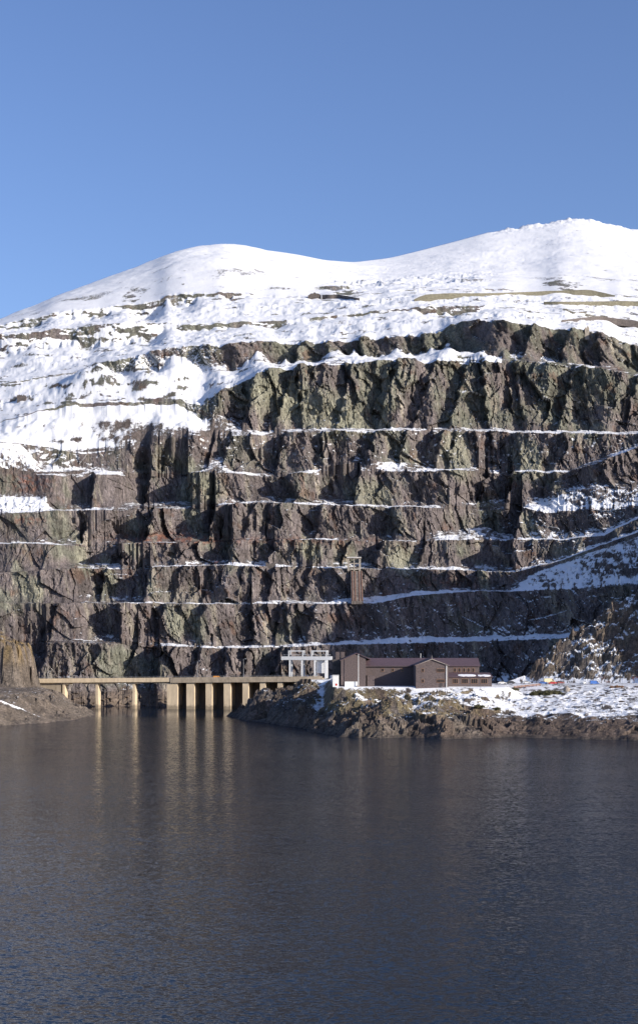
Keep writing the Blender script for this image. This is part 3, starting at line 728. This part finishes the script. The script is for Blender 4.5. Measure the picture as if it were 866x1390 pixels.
MB().box(WX(122,697), WX(131,697), 696.93, 697.05, bz+.5, bz+1.5).build('panel', M['red'], cb)

# ---------------------------------------------------------------- pump-storage intake and bridge
def DY(p_): return lerp(886, 862, (p_-40)/392)
def DZ(p_): return lerp(16.9, 19.0, (p_-40)/392)
def DP(p_, back=0, z=None):
    a = Vector(((p_-CX)*DY(p_)/F, DY(p_), DZ(p_) if z is None else z)); return a+Vector((.136, .99, 0))*back
dam = thing('intake_bridge', 'long concrete bridge and gated intake wall standing in the lake', 'bridge', (-110, 875, 0))
tq = 207
m = MB(); m.beam(DP(38, 3.5), DP(236, 3.5), 8, .9)
for i in range(10):                                                # haunched girders beneath the deck
    a, b = lerp(38, 228, i/10), lerp(38, 228, (i+1)/10)
    h_ = .7+.9*abs(math.sin(math.pi*((a+b)/2-82)/49.5+math.pi/2))
    m.beam(DP(a, 1.3)-Vector((0,0,.88)), DP(b, 1.3)-Vector((0,0,.88)), .8, h_); m.beam(DP(a, 6)-Vector((0,0,.88)), DP(b, 6)-Vector((0,0,.88)), .8, h_)
m.build('deck', M['conc'], dam)
MB().beam(DP(228, 7)+Vector((0,0,.02)), DP(436, 7), 15.6, 1.3).build('deck', M['conc2'], dam)
m = MB(); m.beam(DP(38, -.75)+Vector((0,0,1.3)), DP(232, -.75)+Vector((0,0,1.3)), .35, 2.6); m.build('parapet', M['conc'], dam)
m = MB(); m.beam(DP(232.1, -1.0)+Vector((0,0,1.3)), DP(438, -1.0)+Vector((0,0,1.3)), .45, 3.2); m.build('parapet', M['conc2'], dam)
MB().beam(DP(245, 5)+Vector((0,0,.16)), DP(420, 6)+Vector((0,0,.16)), 9.0, .13).build('snow', M['snow'], dam)
def pier_box(p_, wd, b0, b1, z0, z1):
    ux = Vector((.99, -.136, 0)); a = DP(p_, 0, 0)
    c_ = [a+Vector((.136,.99,0))*b for b in (b0, b1)]
    pts = [c_[0], c_[0]+ux*wd, c_[1]+ux*wd, c_[1]]
    m = MB(); m.poly([(p.x,p.y,z0) for p in pts]+[(p.x,p.y,z1) for p in pts], [(0,3,2,1),(4,5,6,7),(0,1,5,4),(1,2,6,5),(2,3,7,6),(3,0,4,7)]); return m
for p_ in (85, 130, 180): pier_box(p_, 1.5, .6, 6.4, -3, DZ(p_)-.9).build('pier', M['conc'], dam)
for p_, pw_ in ((227,6.6),(253.5,4.8),(279.5,3.9),(304,4.2),(329.5,3.6),(353,3.4),(377,2.9),(400,2.6)):
    m = pier_box(p_, pw_, -.2, 14, -3, DZ(p_)-1.95)
    m.build('pier', M['conc'], dam)
m = MB(); m.beam(DP(230, 14.6, DZ(230)-1.4), DP(436, 14.6, DZ(436)-1.4), 1.2, 21); m.build('intake_wall', M['gate'], dam)
pier_box(420, 9, -.5, 16, -3, DZ(420)-1.95).build('abutment', M['conc2'], dam)
pier_box(36, 22, 1.0, 7, 6, DZ(40)-.9).build('abutment', M['conc2'], dam)
m = MB()
for i in range(5): m.tube(DP(286.6, 2+.3*i, 14.5-.2*i), DP(287.2, .8+.35*i, -.1), .10, .26, 5)
tag(m.build('falling_water', M['water_white']), 'thin white jet of water falling between the intake piers', 'waterfall')
m = MB()
for i in range(66):
    a = DP(lerp(40, 434, i/65), -.85 if i < 32 else -1.1); m.box(a.x-.05, a.x+.05, a.y-.05, a.y+.05, a.z+1.25, a.z+2.15)
for hh in (2.15, 1.75): m.beam(DP(40, -.85)+Vector((0,0,hh)), DP(232, -.85)+Vector((0,0,hh)), .07, .07); m.beam(DP(232, -1.1)+Vector((0,0,hh)), DP(434, -1.1)+Vector((0,0,hh)), .07, .07)
m.build('railing', M['dsteel'], dam)
# lamp posts on the bridge
def lamp(loc, h_, label):
    t = thing('lamp_post', label, 'lamp post', loc, 'lamp posts along the bridge and intake')
    x, y, z = loc
    MB().tube((x,y,z), (x,y,z+h_), .16, .09, 6).build('post', M['dsteel'], t)
    MB().tube((x,y,z+h_-.1), (x+1.1,y-.1,z+h_+.2), .07, .06, 5).build('arm', M['dsteel'], t)
    MB().box(x+.9, x+1.7, y-.25, y+.05, z+h_+.1, z+h_+.3).build('lamp_head', M['steel'], t, .04)
for p_, hh, lb in ((61, 5.5, 'short lamp post nearest the left end of the bridge'), (76, 5.5, 'short lamp post, second from the left end of the bridge'), (91, 5.5, 'short lamp post on the bridge, third from its left end'), (106, 5.5, 'short lamp post on the bridge deck left of the first tall pier'),
                   (265, 11, 'tall lamp post on the intake deck left of the orange van'), (328, 12, 'tall lamp post between the orange van and the white gantry crane')):
    q = DP(p_, 6.5); lamp((q.x, q.y, q.z), hh, lb)
# gantry crane
gp = lambda p_, b: DP(p_, b)
gq = DP(414, 5); cr = thing('gantry_crane', 'white gantry crane with two trolley frames at the right end of the intake', 'crane', tuple(gq))
def cz_(py): return H+(YH-py)*868/F
zt, zbm = cz_(891), cz_(895.8)
for p_ in (391.5, 408, 425.5, 440):
    for b in (2.5, 10.5):
        a = gp(p_, b); MB().box(a.x, a.x+1.0, a.y-.5, a.y+.5, a.z-.3, zbm).build('leg', M['steel'], cr)
for b in (2.5, 10.5):
    a, c_ = gp(381, b), gp(448, b)
    MB().beam((a.x, a.y, zt), (c_.x, c_.y, zt), 1.3, zt-zbm-.003).build('beam', M['steel'], cr)
for (p0, p1) in ((391, 410), (422, 442)):
    m = MB()
    for b in (3, 10):
        for p_ in (p0, p1): a = gp(p_, b); m.box(a.x-.3, a.x+.3, a.y-.3, a.y+.3, zt+.003, cz_(884))
        a, c_ = gp(p0, b), gp(p1, b); m.beam((a.x-.3,a.y,cz_(883)), (c_.x+.3,c_.y,cz_(883)), .6, .6)
    for p_ in (p0, p1):
        a, c_ = gp(p_, 3), gp(p_, 10); m.beam((a.x,a.y,cz_(883)-.06), (c_.x,c_.y,cz_(883)-.06), .5, .4)
    m.build('trolley_frame', M['steel'], cr)
a, c_ = gp(383, 6.5), gp(446, 6.5)
m = MB(); m.beam((a.x,a.y,zt+1.0), (c_.x,c_.y,zt+1.0), 6, .12)
m.build('walkway', M['steel'], cr)
a = gp(428, 6.0); MB().box(a.x, a.x+4.6, a.y-2, a.y+2, zbm-8, zbm-.01).build('hoist_house', M['steel'], cr, .05)

# ---------------------------------------------------------------- vehicles
def car(label, paint, loc, rz, kind='car', cat='car', group='cars parked behind the snow field', sc_=1.0):
    t = thing('van' if kind == 'van' else 'car', label, cat, (0, 0, 0), group)
    L_, W_, = (4.3, 1.75) if kind != 'van' else (5.2, 2.0)
    if kind == 'van':
        prof = [(-2.6,.35),(2.55,.35),(2.6,.9),(2.2,1.15),(1.65,2.05),(1.4,2.2),(-2.5,2.25),(-2.6,2.1)]
        win = [(1.2,1.2),(2.12,1.2),(1.62,1.98),(1.2,2.0)]
    else:
        prof = [(-2.12,.32),(2.1,.32),(2.15,.62),(1.95,.82),(1.1,.95),(.45,1.42),(-.95,1.46),(-1.65,1.0),(-2.12,.92)]
        win = [(-1.45,1.0),(.95,.98),(.42,1.36),(-.9,1.39)]
    MB().prism([(x*.995,z) for x, z in prof], -W_/2, W_/2).build('body', paint, t, .05)
    for y_ in (-W_/2-.012, W_/2-.0): MB().prism(win, y_, y_+.012).build('window', M['glass'], t)
    xf, xr = (1.45, -1.55) if kind == 'van' else (1.35, -1.3)
    for x in (xf, xr):
        for y_ in (-W_/2-.02, W_/2-.20):
            w_ = MB().tube((x, y_, .33), (x, y_+.22, .33), .33, .33, 16).build('wheel', M['tyre'], t)
            MB().tube((x, y_-.012, .33), (x, y_+.232, .33), .18, .18, 10).build('rim', M['dsteel'], w_)
    for y_ in (-W_/2+.12, W_/2-.45): MB().box(2.08 if kind != 'van' else 2.54, 2.16 if kind != 'van' else 2.63, y_, y_+.33, .62, .78).build('headlight', M['white'], t)
    t.location = loc; t.rotation_euler = (0, 0, rz); t.scale = (sc_,)*3
    return t
def park(pxx, Y): x = (pxx-CX)*Y/F; return (x, Y, gz(x, Y)+.05)
car('white hatchback nearest the right end of the slate building', M['white'], park(681, 735), .1)
car('dark hatchback parked right of the white one', M['black'], park(693, 738), math.pi+.15)
car('pale silver car behind the brown timber fence', M['steel'], park(714, 742), .1)
car('blue car parked in front of the cream camper van', M['lblue'], park(737, 733), .15)
car('dark red car parked beside the blue one', M['red'], park(749, 732), math.pi+.2)
car('cream camper van standing behind the blue and red cars', M['cream'], park(745, 745), .05, 'van', 'van', sc_=1.1)
car('maroon car behind the round boulder', plain('maroon_paint', (.16, .02, .02), .35, .1), park(760, 737), .3)
car('bright blue pickup parked alone towards the spur', M['lblue'], park(806, 728), .12, 'van', 'van', sc_=.85)
car('small white car left of the bright blue pickup', M['white'], park(791, 733), 1.1)
q = DP(293, 3.2); car('orange van parked on the snowy intake deck', M['orange'], (q.x, q.y, q.z+.16), -.14, 'van', 'van', 'vehicles on the intake deck', .8)
q = DP(416, 2.6); car('blue car on the intake deck under the gantry crane', M['lblue'], (q.x, q.y, q.z+.16), -.14, group='vehicles on the intake deck')

# brown timber fence
f0, f1 = P(697, 900, 716), P(733, 900, 722)
fz0, fz1 = gz(f0[0], f0[1]), gz(f1[0], f1[1])
t = thing('timber_fence', 'low brown timber fence in front of the parked cars', 'fence', (f0[0], f0[1], fz0))
for i in range(8):
    u = i/7; x, y, z = lerp(f0[0], f1[0], u), lerp(f0[1], f1[1], u), lerp(fz0, fz1, u)
    MB().box(x-.1, x+.1, y-.1, y+.1, z-.3, z+1.35).build('post', M['wood'], t)
for hh in (1.25, .75): MB().beam((f0[0], f0[1]-.14, fz0+hh), (f1[0], f1[1]-.14, fz1+hh), .06, .34).build('rail', M['wood'], t)

# ---------------------------------------------------------------- winding house and incline in the quarry
def surfY(pxx, py0, py1):
    m_ = (np.abs(PX-pxx) < 8) & (PY > py0) & (PY < py1); return float(Yg[m_].min())
Yw = surfY(481, 764, 780)+.5
s_ = Yw/F
wx0, wx1 = (471.5-CX)*s_, (489.5-CX)*s_
wz0, wz1 = H+(YH-775.5)*s_, H+(YH-757)*s_
wh = thing('winding_house', 'derelict square winding house with four openings on a quarry ledge', 'winding house', ((wx0+wx1)/2, Yw, wz0))
for x, w_ in ((wx0, 1.25), ((wx0+wx1)/2-.35, .7), (wx1-1.25, 1.25)): MB().box(x, x+w_, Yw-2, Yw-1.2, wz0, wz1-.6).build('post', M['ruin'], wh)
for x in (wx0, wx1-.7): MB().box(x, x+.7, Yw+4, Yw+4.8, wz0, wz1-.6).build('post', M['ruin'], wh)
m = MB()
for zz in (wz0+.9, (wz0+wz1)/2+.2): m.box(wx0-.003+.7, wx1-.697, Yw-1.9, Yw-1.3, zz, zz+.75)
m.build('cross_beam', M['ruin'], wh)
MB().box(wx0+.7, wx1-.7, Yw+4.1, Yw+4.6, wz0, wz0+3.2).build('rear_wall', M['dstone'], wh)
MB().box(wx0-.003, wx0+.5, Yw-1.2, Yw+4, wz0, wz1-.6).build('side_wall', M['ruin'], wh)
rf = MB().box(wx0-.5, wx1+.5, Yw-2.5, Yw+5.2, wz1-.6+.003, wz1).build('roof', M['ruin'], wh)
MB().box(wx0-.3, wx1+.3, Yw-2.4, Yw+5, wz1+.003, wz1+.3).build('snow', M['snow'], rf, .05)
Yi = surfY(484, 806, 822)-1.5
iz = H+(YH-816)*Yi/F
ix0, ix1 = (476-CX)*Yw/F, (491.5-CX)*Yw/F
inc = thing('incline', 'steep stone incline with rusty rails below the winding house', 'incline', (ix0, Yi, iz))
yt, zt_ = Yw-2.3, wz0
MB().prismx([(Yi, iz), (yt, zt_), (yt+14, zt_), (yt+14, iz-2), (Yi, iz-2)], ix0, ix1).build('ramp', M['dstone2'], inc)
nrmv = Vector((0, -(zt_-iz), (yt-Yi))).normalized()*.35
for u in (.1, .32, .68, .9):
    x = lerp(ix0, ix1, u)
    a, b = Vector((x, Yi, iz)), Vector((x, yt, zt_))
    pts = []
    for c_ in (a, b): pts += [c_, c_+Vector((.45,0,0)), c_+Vector((.45,0,0))+nrmv, c_+nrmv]
    MB().poly(pts, [(0,1,2,3),(7,6,5,4),(0,4,5,1),(1,5,6,2),(2,6,7,3),(3,7,4,0)]).build('rail', M['rust'], inc)

# ruined huts and walls higher up
def ruin(label, p0, p1, py_base, h_, depth, mat, gable=False, cat='ruin', name='ruined_hut'):
    c_ = on_face((p0+p1)/2, py_base); s_ = c_.y/F
    x0, x1 = (p0-CX)*s_, (p1-CX)*s_; z0 = c_.z-1.5; z1 = c_.z+h_*s_
    t = thing(name, label, cat, ((x0+x1)/2, c_.y, c_.z)); y0 = c_.y-1; th = .8
    rr = random.Random(int(p0)); n = 9
    top = [(x1-(x1-x0)*i/(n-1), z1-(rr.random()*.22*(z1-z0))+(0 if not gable else .55*(z1-z0)*(1-abs(2*i/(n-1)-1)))) for i in range(n)]
    MB().prism([(x0, z0-2), (x1, z0-2)]+top, y0, y0+th).build('front_wall', mat, t)
    MB().prism([(x0, z0-2), (x1, z0-2)]+[(x, z-.4) for x, z in top], y0+depth, y0+depth+th).build('rear_wall', mat, t)
    for x in (x0, x1-th): MB().box(x+.004*(1 if x == x0 else -1), x+th, y0+th+.003, y0+depth-.003, z0-2, lerp(z0, z1, .75)).build('side_wall', mat, t)
    return t
ruin('low ruined stone hut on the quarry ledge left of the winding house', 361, 374, 768, 6, 4, M['dstone'])
ruin('small roofless stone hut at the far left among the snowy tips', 24, 36, 543, 8, 6, M['dstone'])
ruin('narrow stone pillar ruin on the snowy rim at the right', 793, 799, 456, 13, 4, M['ruin'], name='stone_pillar')
rb_ = ruin('long dark ruined building on the snow slope between the two hills', 418, 436, 404, 5, 9, M['dstone'], True, 'ruin', 'ruined_building')
def tip_wall(label, pts, h_, mat, thick=3.0):
    """stone embankment wall following the hillside"""
    n = 36; pa = np.array(pts, float); xs = np.linspace(pa[0,0], pa[-1,0], n); ys = np.interp(xs, pa[:,0], pa[:,1]); hs = np.interp(xs, [p[0] for p in h_], [p[1] for p in h_])
    fy = np.array([on_face(x, y).y for x, y in zip(xs, ys)]); fy = np.convolve(np.pad(fy, 4, mode='edge'), np.ones(9)/9, 'valid')-4
    rr = random.Random(int(pts[0][0]))
    V_ = []; Fc = []
    for i in range(n):
        Y = fy[i]; x, _, z = P(xs[i], ys[i], Y); zt__ = z+hs[i]*Y/F*(1+.10*(rr.random()-.5))
        V_ += [(x, Y-1.5, z-5), (x, Y, zt__), (x, Y+thick, zt__), (x, Y+thick+2, z-5)]
    for i in range(n-1):
        for j in range(3): Fc.append((4*i+j, 4*i+j+1, 4*i+j+5, 4*i+j+4))
    Fc += [(0,1,2,3), (4*n-1,4*n-2,4*n-3,4*n-4)]
    return tag(MB().poly(V_, Fc).build('embankment_wall', mat), label, 'wall', 'long stone walls on the upper snow slope')
tip_wall('upper stone wall with the tallest, greenish left end on the snow slope', [(562,408),(600,403),(660,400),(740,397),(800,398),(834,402)], [(562,2),(575,6),(620,4),(640,3),(660,2.0),(730,1.6),(800,5),(834,1)], M['tipwall'])
tip_wall('lower broken stone wall near the right edge of the snow slope', [(738,411),(790,412),(866,414)], [(738,1.5),(800,3),(850,5),(866,5)], M['tipwall'])
tip_wall('dark low stone wall above the cliffs at the far right', [(762,436),(810,432),(866,438)], [(762,1.5),(812,3.2),(866,2)], M['dstone'])
tip_wall('short dark wall running right from the ruined building', [(437,404),(460,403),(488,406)], [(437,4),(460,3),(488,1.2)], M['dstone'])

# ---------------------------------------------------------------- plants and boulders
def tuft_mesh(m, c_, r, n, leaf, rr, flat=.75):
    for i in range(n):
        while True:
            p = Vector((rr.uniform(-1,1), rr.uniform(-1,1), rr.uniform(-.1,1)))
            if .25 < p.length < 1*(.8+.3*math.sin(p.x*7+p.y*5)*math.sin(p.z*6+r)): break
        p = Vector((p.x*r, p.y*r, p.z*r*flat))+Vector(c_)
        a = Vector((rr.gauss(0,1), rr.gauss(0,1), rr.gauss(0,1))).normalized()*leaf*rr.uniform(.5,1.3); b = a.orthogonal().normalized()*leaf*.5
        m.poly([p-a, p+b, p+a, p-b], [(0,1,2,3)])
def bush(label, pxx, Y, lobes, mat='leaf', leaf=.32, n=420, group='bushes on the snow field'):
    x = (pxx-CX)*Y/F; z = gz(x, Y); t = thing('bush', label, 'bush', (x, Y, z), group); rr = random.Random(int(pxx*7))
    m = MB()
    for (dx, dy, r) in lobes: tuft_mesh(m, (x+dx, Y+dy, z), r, int(n*r), leaf, rr)
    m.build('foliage', M[mat], t)
    s = MB()
    for (dx, dy, r) in lobes:
        for k in range(4): s.tube((x+dx*.6, Y+dy*.6, z-.2), (x+dx+rr.uniform(-.4,.4)*r, Y+dy, z+r*.6), .09, .03, 4)
    s.build('stem', M['bark'], t)
bush('large olive green bush on the snow in front of the parked cars', 739, 697, [(-5.5,0,2.2),(-2.5,1,2.8),(1,0,3.2),(4.4,.5,3.0),(7,1,2.4)])
bush('small olive bush on the snow left of the large one', 697, 700, [(0,0,1.6),(1.6,.3,1.2)])
bush('low brown bush at the right side of the snow field', 838, 705, [(-3,0,1.2),(-.5,0,1.6),(2,.3,1.2)], 'leaf2', n=300)
bush('dark olive bush at the foot of the grassy bank', 648, 648, [(0,0,1.9),(2,0,1.4)])
bush('small dark bush below the right end of the building', 675, 652, [(0,0,1.5),(-1.6,.4,1.0)], n=300)
for i, (pxx, Y, r, lb) in enumerate(((768.5, 703, 1.7, 'round grey boulder beside the large olive bush'),)):
    import bmesh
    x = (pxx-CX)*Y/F; z = gz(x, Y); bm = bmesh.new(); bmesh.ops.create_icosphere(bm, subdivisions=3, radius=r)
    for v in bm.verts: v.co *= 1+.22*float(facet(np.array([v.co.x/r*1.3+9]), np.array([v.co.z/r*1.3+v.co.y]), 3)[0][0])
    me = bpy.data.meshes.new('boulder'); bm.to_mesh(me); bm.free(); me.materials.append(M['boulder'])
    o = bpy.data.objects.new('boulder', me); C.objects.link(o); o.location = (x, Y, z+r*.6); tag(o, lb, 'boulder')
# leafless birches
def tree_mesh(seed, h_):
    rr = random.Random(seed); tr = MB(); tw = MB()
    def grow(p, d, L_, r, lv):
        q = p+d*L_; (tr if lv < 2 else tw).tube(p, q, r, r*.62, 5 if lv < 2 else 3)
        if lv >= 4: return
        for k in range(3 if lv else 4):
            nd = (d+Vector((rr.gauss(0,.45), rr.gauss(0,.45), rr.gauss(.12,.25)))).normalized()
            grow(p+(q-p)*rr.uniform(.45, 1.0), nd, L_*rr.uniform(.55,.8), max(r*.5, .035), lv+1)
    grow(Vector((0,0,-.3)), Vector((0,0,1)), h_*.38, h_*.028, 0)
    return tr, tw
protos = [tree_mesh(s_, 6.0) for s_ in (3, 8, 15)]
pm = []
for tr, tw in protos:
    a = tr.build('trunk', M['bark']); b = tw.build('twigs', M['twig']); pm.append((a.data, b.data)); bpy.data.objects.remove(a); bpy.data.objects.remove(b)
def tree(i, loc, sc_, label, group):
    t = thing('bare_tree', label, 'tree', loc, group); t.scale = (sc_*1.15, sc_*1.15, sc_); t.rotation_euler = (0,0,i*1.3)
    for nm, me in zip(('trunk', 'crown'), pm[i % 3]):
        o = bpy.data.objects.new(nm, me); C.objects.link(o); o.parent = t
tr_spec = [(706,762,.85,'russet leafless tree directly behind the dark hatchback'),(716,756,1.0,'russet leafless tree behind the pale silver car'),(731,760,1.15,'tall russet tree left of the cream camper van'),
           (758,757,1.2,'tall russet tree behind the maroon car'),(776,760,.95,'leafless tree right of the maroon car at the cliff foot'),(816,750,1.05,'russet leafless tree behind the bright blue pickup'),(823,754,.85,'smaller leafless tree just right of the bright blue pickup'),(860,742,.9,'leafless tree at the right edge below the spur')]
for i, (p_, Y, s_, lb) in enumerate(tr_spec):
    x = (p_-CX)*Y/F; tree(i, (x, Y, gz(x, Y)-.1), s_, lb, 'leafless trees behind the car park')
lt = [(294,766,.75,'rust coloured birch left of a pair on the second quarry ledge'),(316,766,.85,'rust coloured birch right of a pair on the second quarry ledge'),(186,734,.6,'low russet birch at the left end of the third ledge clump'),(203,734,.65,'middle russet birch of the third ledge clump'),(219,733,.6,'right-hand russet birch of the third ledge clump'),
      (256,733,.6,'low russet birch in the dark recess of the third ledge'),(30,668,.8,'russet birch by the snowy shelf at the left edge'),(42,652,.7,'russet birch on the bank above the snowy shelf'),(452,731,.6,'small russet birch on the third ledge near the middle'),(627,792,.7,'russet birch on the ledge right of the winding house shadow'),(700,734,.6,'small russet birch beside the dark corner of the third ledge')]
for i, (p_, py, s_, lb) in enumerate(lt):
    c_ = on_face(p_, py); tree(i+1, (c_.x, c_.y+.5, c_.z-.2), s_, lb, 'birches on the quarry ledges')
# dry grass on the bank in front of the building
rr = random.Random(5); m = MB()
cand = 0
while cand < 9000:
    x = rr.uniform(-8, 100); y = rr.uniform(615, 690)
    z_, dp_, dh_, sp_, a1, a2 = ground_z(np.array([x]*60), np.array([y]*60)) if False else (0,)*6
    cand += 1
    m_x = x; m_y = y
    i = int(np.clip(np.searchsorted(gy, y), 1, len(gy)-2)); j = int(np.clip(np.searchsorted(gx, x), 1, len(gx)-2))
    z = GZ[i, j]
    if z < 7.5 or z > 18.6 or gs[i, j] > .35 or mid[i, j] < .3 or n_a[i, j]+.5*n_b[i, j] < -.25: continue
    p = Vector(GV[i, j])+Vector((rr.uniform(-.35,.35), rr.uniform(-.35,.35), -.05))
    for k in range(4):
        d_ = Vector((rr.gauss(0,.3), rr.gauss(0,.3), rr.uniform(.45,.95))); b_ = Vector((rr.uniform(-.14,.14), rr.uniform(-.14,.14), 0))
        m.poly([p-b_, p+b_, p+d_], [(0,1,2)])
g_ = m.build('dry_grass', M['grass']); g_['kind'] = 'stuff'; g_['label'] = 'tufts of straw coloured grass on the rocky bank'
